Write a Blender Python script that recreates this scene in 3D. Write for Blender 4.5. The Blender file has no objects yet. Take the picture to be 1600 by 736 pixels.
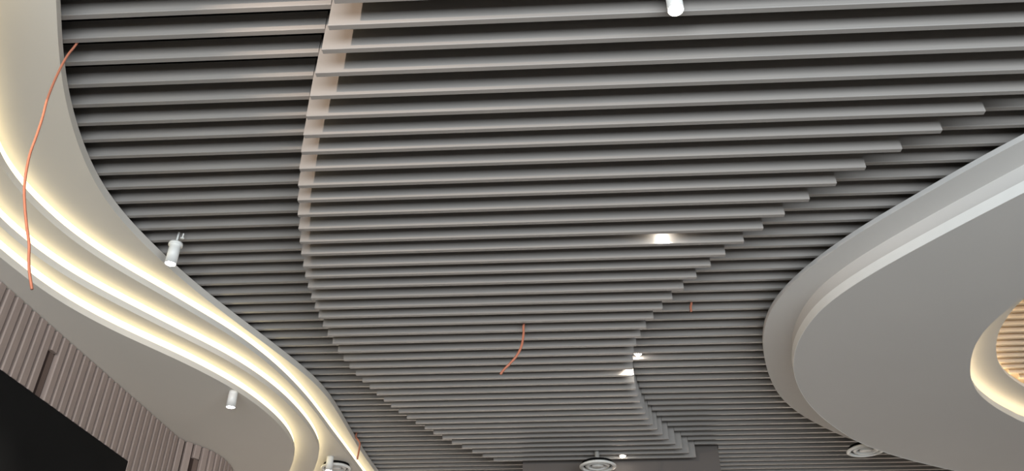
import bpy, bmesh, math, random
from mathutils import Vector, Matrix
random.seed(7)
sc = bpy.context.scene
COL = sc.collection

# ------------------------------------------------------------------ camera
F = 1250.0                      # focal length in pixels of the 1600 x 736 frame
PITCH, YAW, ROLL = math.radians(33.882), math.radians(-2.827), math.radians(-0.11)
EYE = Vector((0.0, 0.0, 1.6))
fw = Vector((math.sin(YAW)*math.cos(PITCH), math.cos(YAW)*math.cos(PITCH), math.sin(PITCH)))
rt0 = Vector((math.cos(YAW), -math.sin(YAW), 0.0))
up0 = rt0.cross(fw)
rt = rt0*math.cos(ROLL) + up0*math.sin(ROLL)
up = -rt0*math.sin(ROLL) + up0*math.cos(ROLL)
cam_data = bpy.data.cameras.new('camera')
cam_data.sensor_fit = 'HORIZONTAL'
cam_data.sensor_width = 36.0
cam_data.lens = 36.0*F/1600.0
cam_data.clip_start = 0.05
cam = bpy.data.objects.new('camera', cam_data)
m = Matrix((rt, up, -fw)).transposed().to_4x4()
m.translation = EYE
cam.matrix_world = m
COL.objects.link(cam)
sc.camera = cam

# ------------------------------------------------------------------ world, daylight, exposure
world = bpy.data.worlds.new('hall_ambient')
world.use_nodes = True
world.node_tree.nodes['Background'].inputs['Color'].default_value = (1.0, 0.97, 0.93, 1)
world.node_tree.nodes['Background'].inputs['Strength'].default_value = 0.2
sc.world = world

def area(name, loc, target, sx, sy, power, color, spread=180):
    l = bpy.data.lights.new(name, 'AREA')
    l.shape = 'RECTANGLE'; l.size = sx; l.size_y = sy; l.energy = power; l.color = color; l.spread = math.radians(spread)
    o = bpy.data.objects.new(name, l)
    o.location = loc
    o.rotation_euler = (Vector(target)-Vector(loc)).to_track_quat('-Z', 'Y').to_euler()
    COL.objects.link(o)
    return o
# daylight of the glazed front behind the photographer
area('window_daylight', (1.8, -3.0, 2.0), (1.8, 2.0, 2.1), 9.0, 2.5, 800.0, (0.85, 0.935, 1.0))
# added fill light past the far end, unseen, lifting the baffle undersides
area('far_fill', (1.0, 15.5, 7.0), (1.0, 15.5, 0.0), 14.0, 5.0, 4500.0, (1.0, 0.97, 0.93), 60)

vs = sc.view_settings
vs.view_transform = 'Standard'
vs.look = 'None'
vs.exposure = 0.0
vs.gamma = 1.0
vs.use_curve_mapping = False
sc.cycles.use_denoising = True
sc.cycles.sample_clamp_indirect = 6.0
sc.cycles.max_bounces = 8
sc.cycles.diffuse_bounces = 4

# ------------------------------------------------------------------ pixel helpers (real planes of the room)
def ray(px, py):
    return fw + rt*((px-800.0)/F) + up*((368.0-py)/F)
def at_z(px, py, z):
    r = ray(px, py); return EYE + r*((z-EYE.z)/r.z)
def at_y(px, py, y):
    r = ray(px, py); return EYE + r*((y-EYE.y)/r.y)
def at_x(px, py, x):
    r = ray(px, py); return EYE + r*((x-EYE.x)/r.x)
def pix(p):
    v = Vector(p)-EYE; d = v.dot(fw)
    return 800+F*v.dot(rt)/d, 368-F*v.dot(up)/d

def smooth(pts, n=8):
    """Catmull-Rom through 2D/3D points"""
    out = []
    P = [Vector(p) for p in pts]
    for i in range(len(P)-1):
        p0 = P[max(i-1, 0)]; p1 = P[i]; p2 = P[i+1]; p3 = P[min(i+2, len(P)-1)]
        for k in range(n):
            t = k/n
            out.append(0.5*((2*p1)+(p2-p0)*t+(2*p0-5*p1+4*p2-p3)*t*t+(3*p1-p0-3*p2+p3)*t*t*t))
    out.append(P[-1])
    return out
def relax(pts, it=6):
    P = [Vector(p) for p in pts]
    for _ in range(it):
        P = [P[0]] + [(P[i-1]+2*P[i]+P[i+1])/4 for i in range(1, len(P)-1)] + [P[-1]]
    return P
def resample(pts, step):
    P = [Vector(p) for p in pts]
    out = [P[0]]; acc = 0.0
    for a, b in zip(P, P[1:]):
        L = (b-a).length
        t = step-acc
        while t <= L:
            out.append(a.lerp(b, t/L)); t += step
        acc = L-(t-step)
    if (out[-1]-P[-1]).length > step*0.3: out.append(P[-1])
    return out
def plan(pxs, z, step=0.06, it=8):
    """pixel outline -> smooth plan curve on the level z"""
    c = [at_z(x, y, z).to_2d() for x, y in smooth([Vector(p) for p in pxs], 6)]
    return relax(resample(c, step), it)
def offset(c, d):
    out = []
    for i in range(len(c)):
        t = (c[min(i+1, len(c)-1)]-c[max(i-1, 0)]).normalized()
        out.append(c[i]+Vector((-t.y, t.x))*d)
    return out
def x_at(curve, y):
    """x of a plan curve that advances in y"""
    for a, b in zip(curve, curve[1:]):
        if (a.y-y)*(b.y-y) <= 0 and a.y != b.y:
            return a.x+(b.x-a.x)*(y-a.y)/(b.y-a.y)
    e, f = (curve[0], curve[1]) if abs(curve[0].y-y) < abs(curve[-1].y-y) else (curve[-1], curve[-2])
    return e.x+(e.x-f.x)*(y-e.y)/(e.y-f.y) if e.y != f.y else e.x

# ------------------------------------------------------------------ materials
def mat(name, color, rough=0.5, spec=0.5, noise=0.04, scale=6.0, bump=0.0, metal=0.0, stretch=None):
    M = bpy.data.materials.new(name); M.use_nodes = True
    nt = M.node_tree; b = nt.nodes['Principled BSDF']
    b.inputs['Roughness'].default_value = rough
    b.inputs['Metallic'].default_value = metal
    b.inputs['Specular IOR Level'].default_value = spec
    tc = nt.nodes.new('ShaderNodeTexCoord')
    mp = nt.nodes.new('ShaderNodeMapping')
    if stretch: mp.inputs['Scale'].default_value = stretch
    nz = nt.nodes.new('ShaderNodeTexNoise'); nz.inputs['Scale'].default_value = scale
    nz.inputs['Detail'].default_value = 4
    nt.links.new(tc.outputs['Object'], mp.inputs['Vector'])
    nt.links.new(mp.outputs['Vector'], nz.inputs['Vector'])
    rp = nt.nodes.new('ShaderNodeValToRGB')
    rp.color_ramp.elements[0].position = 0.3; rp.color_ramp.elements[1].position = 0.7
    rp.color_ramp.elements[0].color = tuple(c*(1-noise) for c in color)+(1,)
    rp.color_ramp.elements[1].color = tuple(min(1, c*(1+noise)) for c in color)+(1,)
    nt.links.new(nz.outputs['Fac'], rp.inputs['Fac'])
    nt.links.new(rp.outputs['Color'], b.inputs['Base Color'])
    if bump:
        bp = nt.nodes.new('ShaderNodeBump'); bp.inputs['Strength'].default_value = bump
        bp.inputs['Distance'].default_value = 0.01
        nt.links.new(nz.outputs['Fac'], bp.inputs['Height'])
        nt.links.new(bp.outputs['Normal'], b.inputs['Normal'])
    return M
def emit(name, color, strength):
    M = bpy.data.materials.new(name); M.use_nodes = True
    nt = M.node_tree; nt.nodes.remove(nt.nodes['Principled BSDF'])
    e = nt.nodes.new('ShaderNodeEmission')
    e.inputs['Color'].default_value = color+(1,); e.inputs['Strength'].default_value = strength
    nt.links.new(e.outputs[0], nt.nodes['Material Output'].inputs['Surface'])
    return M
M = {
 'baffle': mat('grey_coated_aluminium', (0.268, 0.247, 0.229), 0.34, 0.5, 0.03, 3.0, 0, 0, (0.6, 4, 4)),
 'black': mat('black_painted_slab', (0.006, 0.006, 0.006), 0.95, 0.1, 0.2, 2.0),
 'plaster': mat('matt_white_plaster', (0.70, 0.655, 0.59), 0.85, 0.25, 0.012, 1.5, 0.02),
 'canopy': mat('satin_white_plaster', (0.545, 0.525, 0.50), 0.7, 0.3, 0.012, 1.2, 0.02),
 'batten': mat('pinkish_brown_batten', (0.34, 0.265, 0.23), 0.6, 0.3, 0.06, 8.0, 0, 0, (4, 4, 0.5)),
 'groove': mat('brown_wall_backing', (0.07, 0.05, 0.042), 0.8, 0.2, 0.05, 5.0),
 'slot': mat('brown_slot_shade', (0.05, 0.032, 0.027), 0.8, 0.2, 0.05, 5.0),  # dark tone stands in for the shade inside a deeper recess
 'void': mat('matt_black_panel', (0.006, 0.006, 0.006), 0.7, 0.15, 0.2, 2.0),
 'floor': mat('pale_stone_floor', (0.16, 0.145, 0.13), 0.5, 0.4, 0.08, 0.8),
 'white': mat('white_enamel', (0.75, 0.74, 0.71), 0.4, 0.5, 0.02, 10.0),
 'grey_metal': mat('dull_grey_metal', (0.30, 0.29, 0.27), 0.45, 0.5, 0.05, 10.0),
 'wire': mat('orange_plastic_conduit', (0.42, 0.15, 0.088), 0.5, 0.4, 0.08, 30.0),
 'oak': mat('pale_beige_baffle', (0.62, 0.50, 0.38), 0.6, 0.3, 0.05, 6.0),
 'led': emit('led_diffuser', (1.0, 0.86, 0.53), 3.1),
 'led_bright': emit('opening_led_diffuser', (1.0, 0.80, 0.50), 14.0),
 'bulkhead': mat('brown_grey_paint', (0.11, 0.094, 0.085), 0.6, 0.3, 0.03, 3.0),
 'slot_brown': mat('brown_slot_back', (0.17, 0.12, 0.10), 0.8, 0.2, 0.05, 5.0),
 'lens': emit('lamp_lens', (1.0, 0.95, 0.86), 60.0),
}

# ------------------------------------------------------------------ object helpers
def mesh_obj(name, verts, faces, material, parent=None, smooth_faces=False):
    me = bpy.data.meshes.new(name)
    me.from_pydata([tuple(v) for v in verts], [], faces)
    me.materials.append(material)
    me.update()
    if smooth_faces:
        me.polygons.foreach_set('use_smooth', [True]*len(me.polygons))
    o = bpy.data.objects.new(name, me)
    COL.objects.link(o)
    if parent: o.parent = parent
    return o
def fix_normals(o):
    bm = bmesh.new(); bm.from_mesh(o.data)
    bmesh.ops.recalc_face_normals(bm, faces=bm.faces)
    bm.to_mesh(o.data); bm.free()
    return o
def empty(name, loc=(0, 0, 0)):
    o = bpy.data.objects.new(name, None); o.location = loc
    o.empty_display_size = 0.1
    COL.objects.link(o); return o
def tag(o, label=None, cat=None, group=None, kind=None):
    if label: o['label'] = label
    if cat: o['category'] = cat
    if group: o['group'] = group
    if kind: o['kind'] = kind
    return o
BOXF = [(0, 3, 2, 1), (4, 5, 6, 7), (0, 1, 5, 4), (1, 2, 6, 5), (2, 3, 7, 6), (3, 0, 4, 7)]
def box_v(x0, x1, y0, y1, z0, z1):
    return [(x0, y0, z0), (x1, y0, z0), (x1, y1, z0), (x0, y1, z0), (x0, y0, z1), (x1, y0, z1), (x1, y1, z1), (x0, y1, z1)]
def box(name, x0, x1, y0, y1, z0, z1, material, parent=None):
    return mesh_obj(name, box_v(x0, x1, y0, y1, z0, z1), BOXF, material, parent)
def slab(name, outer, holes, z0, z1, material, parent=None, top=True):
    """board with a curved outline, optional holes: bottom, top and all edge faces"""
    bm = bmesh.new()
    loops = []
    for lp in [outer]+holes:
        vs_ = [bm.verts.new((p[0], p[1], z0)) for p in lp]
        es = [bm.edges.new((vs_[i], vs_[(i+1) % len(vs_)])) for i in range(len(vs_))]
        loops.append((vs_, es))
    alle = [e for l in loops for e in l[1]]
    bmesh.ops.triangle_fill(bm, use_beauty=True, edges=alle)
    bottom = list(bm.faces)
    r = bmesh.ops.extrude_face_region(bm, geom=bottom, use_keep_orig=True)
    nv = [g for g in r['geom'] if isinstance(g, bmesh.types.BMVert)]
    bmesh.ops.translate(bm, verts=nv, vec=(0, 0, z1-z0))
    bmesh.ops.recalc_face_normals(bm, faces=bm.faces)
    me = bpy.data.meshes.new(name); bm.to_mesh(me); bm.free()
    me.materials.append(material)
    o = bpy.data.objects.new(name, me); COL.objects.link(o)
    if parent: o.parent = parent
    return o
def ribbon(name, curve, z0, z1, thick, material, parent=None, closed=False, smooth_faces=True):
    """upright band along a plan curve with a real thickness"""
    c2 = offset(curve, thick)
    v, f = [], []
    n = len(curve)
    for a, b in zip(curve, c2):
        v += [(a.x, a.y, z0), (a.x, a.y, z1), (b.x, b.y, z1), (b.x, b.y, z0)]
    for i in range(n if closed else n-1):
        j = (i+1) % n
        for k in range(4):
            l = (k+1) % 4
            f.append((i*4+k, j*4+k, j*4+l, i*4+l))
    if not closed:
        f += [(0, 1, 2, 3), ((n-1)*4+3, (n-1)*4+2, (n-1)*4+1, (n-1)*4)]
    return fix_normals(mesh_obj(name, v, f, material, parent, False))
def lathe(name, prof, material, parent=None, seg=24, loc=(0, 0, 0), cap=False):
    v, f = [], []
    for r, z in prof:
        for k in range(seg):
            a = 2*math.pi*k/seg
            v.append((loc[0]+r*math.cos(a), loc[1]+r*math.sin(a), loc[2]+z))
    for i in range(len(prof)-1):
        for k in range(seg):
            l = (k+1) % seg
            f.append((i*seg+k, i*seg+l, (i+1)*seg+l, (i+1)*seg+k))
    if cap:
        f.append(tuple(range(seg))); f.append(tuple((len(prof)-1)*seg+k for k in range(seg)))
    o = mesh_obj(name, v, f, material, parent, True)
    fix_normals(o)
    return o
def tube(name, pts, rad, material, parent=None, seg=8):
    P = smooth([Vector(p) for p in pts], 6)
    v, f = [], []
    up_ = Vector((0.3, 0.9, 0.1)).normalized()
    for i, p in enumerate(P):
        t = (P[min(i+1, len(P)-1)]-P[max(i-1, 0)]).normalized()
        a = t.cross(up_).normalized(); b = t.cross(a)
        for k in range(seg):
            w = 2*math.pi*k/seg
            v.append(p+a*rad*math.cos(w)+b*rad*math.sin(w))
    for i in range(len(P)-1):
        for k in range(seg):
            l = (k+1) % seg
            f.append((i*seg+k, i*seg+l, (i+1)*seg+l, (i+1)*seg+k))
    f.append(tuple(range(seg))); f.append(tuple((len(P)-1)*seg+k for k in range(seg)))
    return fix_normals(mesh_obj(name, v, f, material, parent, True))
def ordinal(n):
    s = 'th' if 10 <= n % 100 <= 20 else {1: 'st', 2: 'nd', 3: 'rd'}.get(n % 10, 'th')
    return f'{n}{s}'

# ------------------------------------------------------------------ levels
D = 0.125                              # baffle pitch
Z1 = EYE.z + 19.2797*D                 # underside of the deep central baffles
Z2 = EYE.z + 20.2702*D                 # underside of the recessed baffles
BH = 0.105                             # baffle height
ZTOP = Z2 + 0.30
TH = 0.027                             # baffle thickness
ZA = Z2 - 0.056                        # cove soffit, first tier
STEP = 0.10
ZB, ZC, ZD = ZA-STEP, ZA-2*STEP, ZA-3*STEP
LIP = 0.04

# ------------------------------------------------------------------ structure: slab, floor
tag(box('ceiling', -12, 12, 0.2, 11.5, ZTOP+0.03, ZTOP+0.13, M['black']), 'black painted slab above the baffles', None, None, 'structure')
tag(box('floor', -16, 16, -20, 24, -0.1, 0, M['floor']), 'pale stone floor of the hall', None, None, 'structure')

# ------------------------------------------------------------------ plan curves
A_PX = [(88, -160), (91, -80), (94, -20), (95, 20), (96, 50), (100, 100), (106, 140), (117, 185), (132, 230), (152, 275), (182, 320), (220, 362),
        (260, 401), (300, 437), (350, 477), (400, 515), (438, 544), (475, 573), (507, 604), (530, 638), (550, 673), (572, 708), (592, 736), (622, 775), (655, 815)]
B_PX = [(-52, -120), (-52, -60), (-50, 10), (-46, 70), (-38, 130), (-25, 190), (-11, 240), (0, 265), (17, 286), (37, 309), (62, 332), (92, 360), (122, 383), (150, 401), (180, 420), (217, 441), (255, 462), (292, 484), (330, 506),
        (365, 527), (390, 545), (415, 564), (440, 586), (465, 611), (490, 640), (512, 670), (535, 700), (562, 736), (588, 770), (625, 815)]
C_PX = [(-70, -120), (-75, -40), (-85, 60), (-90, 150), (-80, 230), (-45, 305), (0, 356), (25, 377), (50, 396), (75, 414), (100, 431), (137, 452), (175, 472), (217, 493), (255, 512), (292, 531), (330, 549),
        (365, 568), (390, 584), (415, 601), (440, 621), (460, 641), (480, 664), (492, 683), (499, 699), (498, 715), (490, 736), (482, 765), (480, 815)]
D_PX = [(-130, -120), (-135, -40), (-140, 60), (-140, 170), (-115, 270), (-65, 345), (0, 402), (25, 422), (50, 442), (75, 460), (100, 476), (125, 490), (150, 503), (180, 519), (217, 535), (255, 552), (282, 564), (312, 579),
        (350, 599), (380, 617), (405, 635), (430, 656), (447, 675), (457, 692), (461, 709), (458, 723), (452, 736), (444, 760), (440, 815)]
def run_back(c, y=-3.5):
    """the tiers sweep on behind the photographer"""
    p = c[0]; k = max(2, int((p.y-y)/0.12))
    pre = [Vector((p.x-0.06*((1-i/k)*(p.y-y))**2*0.5, y+(p.y-y)*i/k)) for i in range(k)]
    return relax(pre+list(c), 6)
cA = run_back(plan(A_PX, ZA+0.05))
cB = run_back(plan(B_PX, ZB))
cC = run_back(plan(C_PX, ZC))
cD = run_back(plan(D_PX, ZD))

L_PX = [(545, -110), (535, -72), (525, -35), (520, 2), (515, 39), (502, 77), (491, 115), (483, 150), (478, 180), (474, 210), (470, 237), (467, 263), (465, 290), (464, 313), (464, 337), (466, 358),
        (468, 379), (470, 398), (473, 416), (476, 433), (480, 450), (486, 466), (491, 482), (497, 496), (503, 509), (510, 521), (518, 535), (526, 548), (535, 561), (545, 573), (555, 585), (566, 596),
        (576, 605), (588, 615), (598, 625), (610, 635), (622, 644), (635, 653), (647, 660), (661, 668), (675, 676), (690, 685), (704, 692), (720, 699), (736, 706), (750, 712), (765, 718), (781, 724), (797, 730), (812, 736)]
R_PX = [(2300, -120), (2120, -50), (1960, 10), (1810, 65), (1690, 110), (1612, 143), (1543, 172), (1477, 200), (1415, 228), (1359, 257), (1312, 283), (1268, 308), (1230, 332), (1197, 353), (1166, 375), (1134, 396), (1111, 414), (1089, 432),
        (1069, 449), (1052, 466), (1035, 482), (1020, 497), (1010, 510), (1002, 522), (994, 535), (989, 550), (988, 565), (989, 580), (990, 596), (993, 609), (998, 622), (1003, 635), (1008, 646), (1014, 656), (1021, 664),
        (1029, 672), (1037, 681), (1046, 688), (1058, 695), (1070, 703), (1081, 711), (1091, 717), (1104, 724), (1118, 731)]
cL = relax([at_z(x, y, Z1).to_2d() for x, y in L_PX], 2)
cR = relax([at_z(x, y, Z1).to_2d() for x, y in R_PX], 2)

# canopy (right)
ZK2 = Z1 - 0.12                        # underside of the lower tier
ZK1 = ZK2 + 0.145                      # underside of the upper tier
LIP_PX = [(2500, -60), (2100, 85), (1850, 185), (1700, 252), (1600, 301), (1530, 337), (1467, 370), (1415, 398), (1365, 426), (1315, 458), (1280, 486), (1255, 519), (1243, 545), (1240, 567), (1242, 589), (1255, 618), (1275, 643), (1300, 664),
          (1335, 687), (1375, 704), (1420, 718), (1465, 729), (1500, 737), (1600, 754), (1750, 772), (2000, 790), (2500, 800)]
OUT_PX = [(2500, -190), (2100, -20), (1850, 95), (1700, 168), (1600, 218), (1509, 267), (1419, 319), (1347, 361), (1283, 405), (1240, 441), (1211, 473), (1196, 503), (1192, 530), (1194, 558), (1203, 591), (1220, 621), (1250, 647), (1290, 669),
          (1330, 687), (1380, 702), (1440, 714), (1500, 724), (1600, 739), (1750, 755), (2000, 770), (2500, 780)]
cLip = plan(LIP_PX, ZK2)
ZKO = ZK1 + 0.008                     # its outer edge sits a little higher
cOut = plan(OUT_PX, ZKO)
def canopy_left(y):
    xs = []
    for a, b in zip(cOut, cOut[1:]):
        if (a.y-y)*(b.y-y) <= 0 and a.y != b.y:
            xs.append(a.x+(b.x-a.x)*(y-a.y)/(b.y-a.y))
    return min(xs) if xs else None

# ------------------------------------------------------------------ baffles
YC = [38.5, 75, 111.5, 147.5, 179, 207.7, 233.2, 259.5, 286, 308.5, 331.2, 353.7, 374, 393, 412.5, 428.2, 445.2, 462.2, 478, 492.2, 506.7, 520.7, 533.7, 547.2, 560, 571.5, 583]
def slat_y(n):
    base = (16.8812+n)*D
    if 0 <= n < len(YC):                       # slightly uneven spacing, as hung
        return 0.3*base+0.7*at_z(750, YC[n], Z1).y
    return base
N_LAST = 42                                    # last deep baffle before the bulkhead
def baffle(x0, x1, y, z0, z1):
    """folded aluminium blade: box with a small bevel along its lower edges, an end cap at each end"""
    e = 0.0025
    prof = [(y-TH, z1), (y-TH, z0+e), (y-TH+e, z0), (y-e, z0), (y, z0+e), (y, z1)]
    v = [(x0, a, b) for a, b in prof]+[(x1, a, b) for a, b in prof]
    f = [(i, (i+1) % 6, 6+(i+1) % 6, 6+i) for i in range(6)]
    f += [tuple(range(5, -1, -1)), tuple(range(6, 12))]
    return v, f
bulk_x0 = at_y(816, 727, slat_y(N_LAST)+0.10).x
bulk_x1 = at_y(1126, 727, slat_y(N_LAST)+0.10).x
for n in range(-7, 53):
    y = slat_y(n)
    yf = y-TH
    xl, xr = x_at(cL, yf), x_at(cR, yf)
    if n <= N_LAST:
        v, f = baffle(xl, xr, y, Z1, Z1+0.20)
        o = fix_normals(mesh_obj('ceiling_baffle', v, f, M['baffle']))
        lab = f'deep grey ceiling baffle of the central band, {ordinal(n+2)} from the top of the photo'
        if n == -1: lab = 'deep grey central baffle cut off by the top edge of the photo'
        if n < -1: lab = f'deep grey central baffle hanging beyond the top of the photo, {ordinal(-1-n)} past the edge'
        tag(o, lab, 'baffle', 'deep baffles of the central band')
    else:
        xl, xr = bulk_x0, bulk_x1
    xa = x_at(cA, yf)-0.40
    if xl-xa > 0.1:
        v, f = baffle(xa, xl-0.003, y, Z2, Z2+BH)
        o = fix_normals(mesh_obj('ceiling_baffle', v, f, M['baffle']))
        lab = f'recessed grey baffle running into the cove soffit at left, {ordinal(n+1)} from the top'
        if n < 0: lab = f'recessed grey left baffle beyond the top of the photo, {ordinal(-n)} past the edge'
        if n > 50: lab = f'recessed grey left baffle beyond the bottom of the photo, {ordinal(n-50)} past the edge'
        tag(o, lab, 'baffle', 'recessed baffles beside the left cove')
    ck = canopy_left(yf)
    xe = min(ck+0.28, 9.0) if ck is not None else 9.0
    if n >= -2 and xe-xr > 0.05:
        v, f = baffle(xr+0.003, xe, y, Z2, Z2+BH)
        o = fix_normals(mesh_obj('ceiling_baffle', v, f, M['baffle']))
        lab = f'recessed grey baffle running behind the white canopy at right, {ordinal(n-4)} from the top'
        if n < 5: lab = f'recessed grey baffle off the right edge of the photo, {ordinal(5-n)} above the visible ones'
        if n > 50: lab = f'recessed grey right baffle beyond the bottom of the photo, {ordinal(n-50)} past the edge'
        tag(o, lab, 'baffle', 'recessed baffles beside the white canopy')
yb = slat_y(N_LAST)+0.10
tag(box('bulkhead_panel', bulk_x0+0.004, bulk_x1-0.004, yb, yb+1.6, Z1-0.45, ZTOP, M['bulkhead']), 'plain grey bulkhead closing the far end of the central baffles', 'bulkhead')

# ------------------------------------------------------------------ left cove soffit
cove = empty('cove_soffit', (-3.2, 5.0, ZD))
tag(cove, 'cream stepped soffit with three curved glowing light coves on the left', 'soffit')
XFAR = -9.0
def left_poly(c):
    return list(c)+[Vector((XFAR, c[-1].y)), Vector((XFAR, c[0].y))]
def child(o):
    o.matrix_parent_inverse = cove.matrix_world.inverted()
    return o
bpy.context.view_layer.update()
for nm, c, z, t in (('soffit_tier', cA, ZA, 0.05), ('soffit_tier', cB, ZB, LIP), ('soffit_tier', cC, ZC, LIP), ('soffit_tier', cD, ZD, LIP)):
    o = child(slab(nm, left_poly(c), [], z, z+t, M['plaster'], cove))
for c, z in ((cB, ZB), (cC, ZC), (cD, ZD)):
    cc = offset(c, 0.014)           # set back from the lip (curve runs away from the viewer: left is +)
    o = child(ribbon('led_strip', cc, z+LIP, z+LIP+0.048, 0.012, M['led'], cove))
    tag(o, 'glowing warm white cove light strip')

# ------------------------------------------------------------------ left wall with battens
XW = 0.5*(at_z(0, 434, ZD).x+at_z(282, 687, ZD).x)
corner_y = at_z(282, 687, ZD).y
ZO = at_x(100, 648, XW).z           # head of the black opening
open_y = at_x(203, 723, XW).y
W_PX = [(298, 690.5), (313, 696), (328, 702), (343, 710), (354, 719), (362, 728), (366, 740), (368, 760), (369, 790)]
turn = [Vector((XW, corner_y))]+[at_z(x, y, ZD).to_2d() for x, y in W_PX]
pitch = (at_x(203, 723, XW).y-at_x(78, 628, XW).y)/12.6
path = [Vector((XW, 0.6)), Vector((XW, corner_y))]+turn[1:]
wall_path = resample(path, pitch)
DEPTH = 0.03
# backing wall: follows the plan 3 cm behind the batten faces; the black panel stands in its opening
back = offset(path, DEPTH)
wv, wf = [], []
def wall_strip(pts, z0, z1, th=0.08):
    o2 = offset(pts, th)
    for i in range(len(pts)-1):
        k = len(wv)
        a, b, c, d = pts[i], pts[i+1], o2[i+1], o2[i]
        wv.extend([(a.x, a.y, z0), (b.x, b.y, z0), (c.x, c.y, z0), (d.x, d.y, z0), (a.x, a.y, z1), (b.x, b.y, z1), (c.x, c.y, z1), (d.x, d.y, z1)])
        wf.extend([tuple(k+q for q in f) for f in BOXF])
wall_strip([Vector((back[0].x, back[0].y)), Vector((back[0].x, open_y))], ZO, ZD)
wall_strip([Vector((back[0].x, open_y)), back[1]], 0.0, ZD)
wall_strip(back[1:], 0.0, ZD)
wall = fix_normals(mesh_obj('wall_left', wv, wf, M['groove']))
tag(wall, 'left wall clad in pinkish brown vertical battens', None, None, 'structure')
slot_y = [at_x(75, 580, XW).y]
slot2 = at_z(317, 697.4, ZD).to_2d()
first = True
arc = 0
for i in range(len(wall_path)-1):
    p, q = wall_path[i], wall_path[i+1]
    t = (q-p).normalized(); nrm = Vector((-t.y, t.x))
    mid = (p+q)/2
    zt, zb = ZD-0.003, (ZO if (mid.y < open_y and abs(mid.x-XW) < 0.01) else 0.0)
    w = 0.355*pitch
    narrow = 1.0
    if abs(mid.x-XW) < 0.01 and abs(mid.y-slot_y[0]) < pitch*0.5: 
        slot_at = (mid, nrm, t); zt_s = at_x(84, 549, XW).z
        a, b = mid-t*pitch*0.5, mid+t*pitch*0.5
        g = a.lerp(b, 0.45)
        for a_, b_, m_ in ((a, g, 'slot'), (g, b, 'slot_brown')):  # first half coloured dark as the recess shade, second half plain brown
            o = mesh_obj('wall_slot', [(x.x, x.y, z) for z in (zb, zt_s) for x in (a_+nrm*0.024, b_+nrm*0.024, b_+nrm*0.03, a_+nrm*0.03)], BOXF, M[m_], wall)
            fix_normals(o); tag(o, 'brown vertical slot between battens, shade painted on one half')
        zb = zt_s
    elif (mid-slot2).length < pitch*0.6 and arc == 0:
        arc = 1
        zt_s = ZD-0.11
        a, b = mid-t*pitch*0.5, mid+t*pitch*0.5
        g = a.lerp(b, 0.45)
        for a_, b_, m_ in ((a, g, 'slot'), (g, b, 'slot_brown')):  # same split: shade painted into the first half
            o = mesh_obj('wall_slot', [(x.x, x.y, z) for z in (zb, zt_s) for x in (a_+nrm*0.024, b_+nrm*0.024, b_+nrm*0.03, a_+nrm*0.03)], BOXF, M[m_], wall)
            fix_normals(o); tag(o, 'brown vertical slot between battens, shade painted on one half')
        zb = zt_s
    a, b = mid-t*w, mid+t*w
    e = 0.006
    prof = [a+nrm*0.03, a+nrm*e, a+t*e, b-t*e, b+nrm*e, b+nrm*0.03]
    v = [(x.x, x.y, zb) for x in prof]+[(x.x, x.y, zt) for x in prof]
    f = [(k, (k+1) % 6, 6+(k+1) % 6, 6+k) for k in range(6)]+[tuple(range(5, -1, -1)), tuple(range(6, 12))]
    o = fix_normals(mesh_obj('batten', v, f, M['batten'], wall))
pan = box('black_panel', XW-DEPTH, XW-0.003, 0.6, open_y, 0.0, ZO-0.001, M['void'], wall)
tag(pan, 'large matt black panel below the battens')

# ------------------------------------------------------------------ right canopy
canopy = empty('ceiling_canopy', (3.2, 5.0, ZK2))
tag(canopy, 'white two-tier oval ceiling canopy with a glowing opening on the right', 'canopy')
bpy.context.view_layer.update()
def kid(o, lab=None):
    o.matrix_parent_inverse = canopy.matrix_world.inverted()
    if lab: o['label'] = lab
    return o
HOLE_PX = [(1600, 465), (1575, 484), (1550, 505), (1531, 527), (1520, 550), (1516, 574), (1519, 596), (1531, 617), (1556, 637), (1581, 651), (1600, 660), (1640, 672), (1700, 680), (1780, 672), (1830, 640), (1840, 590), (1800, 520), (1750, 465), (1700, 440), (1650, 441)]
RING_PX = [(1605, 463), (1580, 487), (1563, 514), (1557, 534), (1557, 552), (1561, 568), (1572, 584), (1587, 596), (1605, 606), (1650, 617), (1700, 622), (1760, 612), (1800, 585), (1800, 545), (1770, 500), (1720, 465), (1670, 448), (1635, 448)]
def closed_plan(pxs, z, per=5):
    P = [at_z(x, y, z).to_2d() for x, y in pxs]
    n = len(P); out = []
    for i in range(n):
        p0, p1, p2, p3 = P[i-1], P[i], P[(i+1) % n], P[(i+2) % n]
        for k in range(per):
            t = k/per
            out.append(0.5*((2*p1)+(p2-p0)*t+(2*p0-5*p1+4*p2-p3)*t*t+(3*p1-p0-3*p2+p3)*t*t*t))
    return out
ZR = ZK2+0.13                      # ring above the opening
hole = closed_plan(HOLE_PX, ZK2)
ring = closed_plan(RING_PX, ZR)
def grow(c, d):
    ctr = sum(c, Vector((0, 0)))/len(c)
    out = []
    n = len(c)
    for i in range(n):
        t = (c[(i+1) % n]-c[i-1]).normalized()
        nr = Vector((-t.y, t.x))
        if nr.dot(c[i]-ctr) < 0: nr = -nr
        out.append(c[i]+nr*d)
    return out
LIPH = 0.055
def right_poly(c):
    return list(c)
kid(slab('lower_tier', right_poly(cLip), [hole], ZK2, ZK2+LIPH, M['canopy'], canopy))
kid(ribbon('lip_band', offset(cLip, 0.001), ZK2-0.002, ZK2+LIPH+0.002, 0.003, M['white'], canopy), 'white band along the lip of the lower tier')  # thin band over the lip face, lighter than the tier itself
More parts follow.
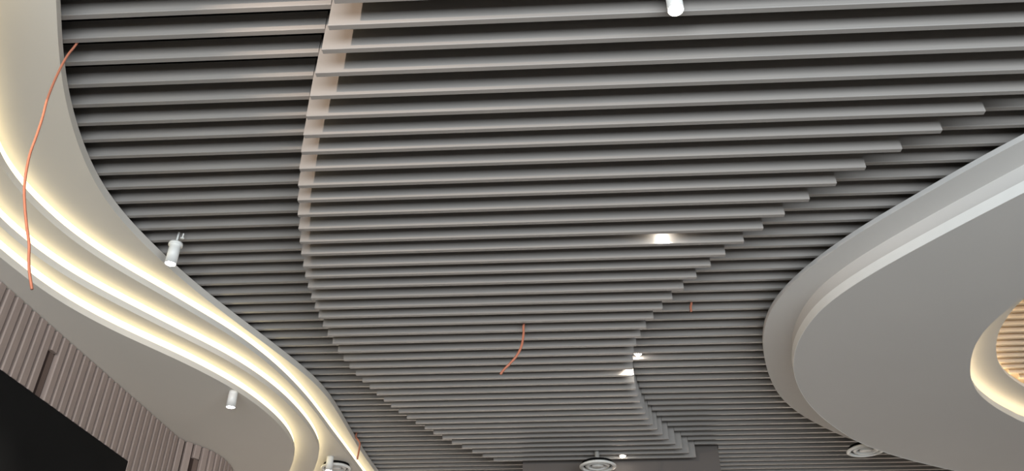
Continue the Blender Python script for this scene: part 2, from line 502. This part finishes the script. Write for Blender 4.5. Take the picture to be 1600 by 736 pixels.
# riser standing back behind the lip, then the upper tier: a ring tilted towards its higher outer edge
N = 160
def by_half(c):
    k = min(range(len(c)), key=lambda q: c[q].x)
    def even(h):
        L = [0.0]
        for a, b in zip(h, h[1:]): L.append(L[-1]+(b-a).length)
        out = []
        q = 0
        for t in range(N):
            d = L[-1]*t/(N-1)
            while q < len(h)-2 and L[q+1] < d: q += 1
            out.append(h[q].lerp(h[q+1], min(1.0, (d-L[q])/max(1e-9, L[q+1]-L[q]))))
        return out
    return even(c[:k+1])[:-1]+even(c[k:])
lipc, outc = by_half(cLip), by_half(cOut)
inw = offset(cLip, 0.1)
SG = 1.0 if sum(p.x for p in inw) > sum(p.x for p in cLip) else -1.0      # which side is inwards
foot, crest, tuck = offset(lipc, 0.012*SG), offset(lipc, 0.012*SG), offset(lipc, 0.06*SG)
v, f = [], []
for p, q in zip(foot, crest):
    v += [(p.x, p.y, ZK2+LIPH-0.01), (q.x, q.y, ZK1+0.004)]
for i in range(len(foot)-1):
    f.append((2*i, 2*i+1, 2*i+3, 2*i+2))
kid(mesh_obj('riser', v, f, M['canopy'], canopy, True))
v, f = [], []
for p, q in zip(tuck, outc):
    v += [(p.x, p.y, ZK1), (q.x, q.y, ZKO), (q.x, q.y, ZKO+0.03), (p.x, p.y, ZK1+0.05)]
for i in range(len(tuck)-1):
    for a in range(4):
        b = (a+1) % 4
        f.append((4*i+a, 4*i+b, 4*i+4+b, 4*i+4+a))
kid(fix_normals(mesh_obj('upper_tier', v, f, M['canopy'], canopy)))
kid(slab('opening_ring', grow(hole, 0.30), [ring], ZR, ZR+0.03, M['canopy'], canopy))
kid(slab('opening_back', grow(ring, 0.25), [], ZR+0.16, ZR+0.18, M['oak'], canopy))
led_h = grow(hole, 0.03)
kid(ribbon('led_strip', led_h, ZK2+LIPH, ZK2+LIPH+0.02, 0.012, M['led_bright'], canopy, True), 'glowing warm light strip behind the opening edge')
kid(ribbon('led_strip', grow(ring, 0.06), ZR+0.03, ZR+0.05, 0.012, M['led_bright'], canopy, True), 'glowing warm light strip above the opening ring')
rx = [p.x for p in ring]; ry = [p.y for p in ring]
k = 0
yy = min(ry)-0.02
while yy < max(ry)+0.05:
    xs = []
    n = len(ring)
    for i in range(n):
        a, b = ring[i], ring[(i+1) % n]
        if (a.y-yy)*(b.y-yy) <= 0 and a.y != b.y: xs.append(a.x+(b.x-a.x)*(yy-a.y)/(b.y-a.y))
    if len(xs) >= 2:
        k += 1
        v, f = baffle(min(xs)-0.05, max(xs)+0.05, yy, ZR+0.075, ZR+0.15)
        o = fix_normals(mesh_obj('opening_baffle', v, f, M['oak']))
        tag(o, f'beige lit baffle inside the canopy opening, {ordinal(k)} from the top', 'baffle', 'beige baffles in the canopy opening')
    yy += 0.10

# ------------------------------------------------------------------ spotlights
def spotlight(loc, label, hang=0.0, rad=0.031, length=0.14, power=30, bracket=False, blend=0.6, cone=95, dome=False):
    """loc = centre of the lens; the body rises from it"""
    r = empty('spotlight', loc); tag(r, label, 'spotlight', 'cylinder spotlights')
    lathe('body', [(rad*0.9, 0.004), (rad, 0.0), (rad, length*0.8), (rad*0.96, length*0.82), (rad, length*0.84), (rad, length), (rad*0.2, length)], M['white'], r)
    if dome:
        lathe('lens', [(max(0.0005, rad*0.88*math.sin(a*math.pi/12)), 0.005-0.018*math.cos(a*math.pi/12)) for a in range(7)], M['lens'], r)
    else:
        lathe('lens', [(0.0005, 0.006), (rad*0.5, 0.0055), (rad*0.88, 0.005)], M['lens'], r)
    if hang > 0:
        lathe('stem', [(0.006, length), (0.006, length+hang)], M['white'], r, 10)
    if bracket:
        lathe('mounting_disc', [(rad*0.3, length-0.012), (rad*1.25, length-0.012), (rad*1.25, length+0.004), (rad*0.3, length+0.004)], M['white'], r)
    l = bpy.data.lights.new('spot_beam', 'SPOT'); l.energy = power*5; l.spot_size = math.radians(cone); l.spot_blend = blend
    l.color = (1.0, 0.93, 0.82); l.shadow_soft_size = 0.02
    lo = bpy.data.objects.new('spot_beam', l); lo.location = (0, 0, -0.02 if dome else -0.004); COL.objects.link(lo); lo.parent = r
    return r
# added tilted lamp under the soffit, out of view, to warm the baffle ends
wy = 0.2
wp = Vector((x_at(cD, wy)-0.12, wy, ZD-0.075))
aim = Vector((-0.75, 3.6, Z1+0.05))
r = spotlight(wp, 'added tilted white spotlight, unseen, under the soffit beyond the left edge', 0, 0.031, 0.115, 0.01)
r.rotation_euler = (aim-wp).to_track_quat('-Z', 'Y').to_euler()
for ch in r.children:
    if ch.type == 'LIGHT':
        ch.data.energy = 260; ch.data.spot_size = math.radians(75); ch.data.spot_blend = 0.9; ch.data.color = (1.0, 0.78, 0.61)
bpy.context.view_layer.update()
stem = lathe('stem', [(0.008, 0.025), (0.008, ZD-wp.z)], M['white'], None, 10, tuple(wp))
stem.parent = r; stem.matrix_parent_inverse = r.matrix_world.inverted()
def mid_gap(n):                     # middle of the gap in front of baffle n
    return (slat_y(n)-TH+slat_y(n-1))/2
# hung in front of the recessed baffles at left
p = at_z(266, 413, Z1-0.05)
spotlight(p, 'white cylinder spotlight hanging between left baffles and curved soffit edge', 0.08, 0.031, 0.135, 40, True)
p = at_z(360, 637, ZD-0.115)
spotlight(p, 'white cylinder spotlight mounted under the lowest soffit tier', 0, 0.031, 0.115, 40)
p = at_z(513.5, 736, ZB-0.13)
spotlight(p, 'white cylinder spotlight beside the round vent at the bottom left', 0, 0.031, 0.13, 40)
def gap_spot(px, py, n, label, power=25, length=0.13, cone=110, dome=True):
    """lamp standing in the gap in front of baffle n"""
    p = at_y(px, py, mid_gap(n))
    return spotlight(p, label, 0, 0.030, length, power, False, 0.5, cone, dome)
def gap_of(px, py, z):
    y = at_z(px, py, z).y
    return min(range(-3, 50), key=lambda n: abs(mid_gap(n)-y))
gap_spot(1056, 16, 0, 'brightly glaring spotlight between the deep baffles near the top edge', 40, 0.16)
gap_spot(1036, 357, gap_of(1036, 366, Z1+0.03), 'spotlight hidden between deep baffles, flooding one baffle side with light', 25)
gap_spot(997, 553, gap_of(997, 557, Z2+0.03), 'small bright spotlight at the right edge of the central baffles', 30)
gap_spot(973, 713, N_LAST, 'spotlight by the round vent at the far end of the central baffles', 25)

# ------------------------------------------------------------------ round vents
def vent(loc, rad, label, top):
    r = empty('round_vent', loc); tag(r, label, 'vent', 'round ceiling vents')
    lathe('rim', [(rad*0.78, 0.02), (rad*0.8, 0.004), (rad*0.9, 0.0), (rad, 0.008), (rad, 0.016), (rad*0.84, 0.03)], M['white'], r, 40)
    lathe('cone', [(rad*0.46, 0.035), (rad*0.5, 0.008), (rad*0.6, 0.004), (rad*0.7, 0.022), (rad*0.62, 0.035)], M['white'], r, 36)
    lathe('centre_disc', [(0.0005, 0.006), (rad*0.2, 0.005), (rad*0.34, 0.012), (rad*0.3, 0.03)], M['white'], r, 30)
    lathe('duct', [(0.0005, 0.05), (rad*0.84, 0.05), (rad*0.86, 0.03)], M['black'], r, 30)
    lathe('stem', [(0.022, 0.05), (0.022, top)], M['grey_metal'], r, 16)
    for q in range(4):
        a = q*math.pi/2+0.4
        c, s = math.cos(a), math.sin(a)
        p0, p1 = rad*0.2, rad*0.82
        w = 0.006
        v = [(p0*c-w*s, p0*s+w*c, 0.03), (p0*c+w*s, p0*s-w*c, 0.03), (p1*c+w*s, p1*s-w*c, 0.03), (p1*c-w*s, p1*s+w*c, 0.03)]
        v += [(x, y, 0.04) for x, y, _ in v]
        fix_normals(mesh_obj('spoke', v, BOXF, M['white'], r))
    return r
def gap_vent(px, py, n, rad, label):
    p = at_y(px, py, mid_gap(n)); vent(p, rad, label, Z2+0.1-p.z)
gap_vent(1354, 706, gap_of(1354, 706, Z1-0.06), 0.165, 'round white vent half tucked against the lower edge of the canopy')
gap_vent(934, 731, N_LAST-1, 0.165, 'round white vent under the far end of the central baffles')
vent(at_z(525, 734, ZB-0.052), 0.14, 'round white vent on the cove soffit at the bottom left', 0.051)

# ------------------------------------------------------------------ dangling orange conduits and a sprinkler
def conduit(pxs, z0, rad, label):
    y0 = at_z(pxs[0][0], pxs[0][1], z0).y
    pts = [at_y(x, y, y0) for x, y in pxs]
    top = pts[0]+Vector((0.01, 0.0, 0.05))
    o = tube('orange_conduit', [top]+pts, rad, M['wire'])
    tag(o, label, 'conduit', 'orange conduits hanging from the ceiling')
conduit([(117, 72), (104, 89), (88, 120), (74, 155), (66, 185), (56, 215), (47, 240), (41, 268), (38, 295), (39, 325), (42, 355), (45.5, 382), (45, 405), (46, 425), (50, 452)], Z2-0.01, 0.0048, 'long orange conduit dangling across the glowing coves on the left')
conduit([(818, 510), (818, 522), (815, 540), (808, 555), (797, 568), (788, 577), (782, 585)], Z1, 0.008, 'short orange conduit hanging from the middle of the central baffles')
conduit([(1080, 474), (1079, 480), (1080, 487)], Z2, 0.008, 'tiny orange conduit stub among the recessed baffles right of centre')
conduit([(556, 682), (562, 692), (561, 703), (558, 718)], ZA+0.04, 0.008, 'short orange conduit at the curved soffit edge near the bottom')

p = at_z(285, 372, Z2-0.02)
r = empty('sprinkler_head', p); tag(r, 'tiny white sprinkler head beside the hanging spotlight at left', 'sprinkler')
lathe('deflector', [(0.0005, -0.004), (0.011, -0.003), (0.011, 0.0), (0.004, 0.002)], M['white'], r, 12)
lathe('stem', [(0.004, 0.0), (0.004, 0.03)], M['white'], r, 8)
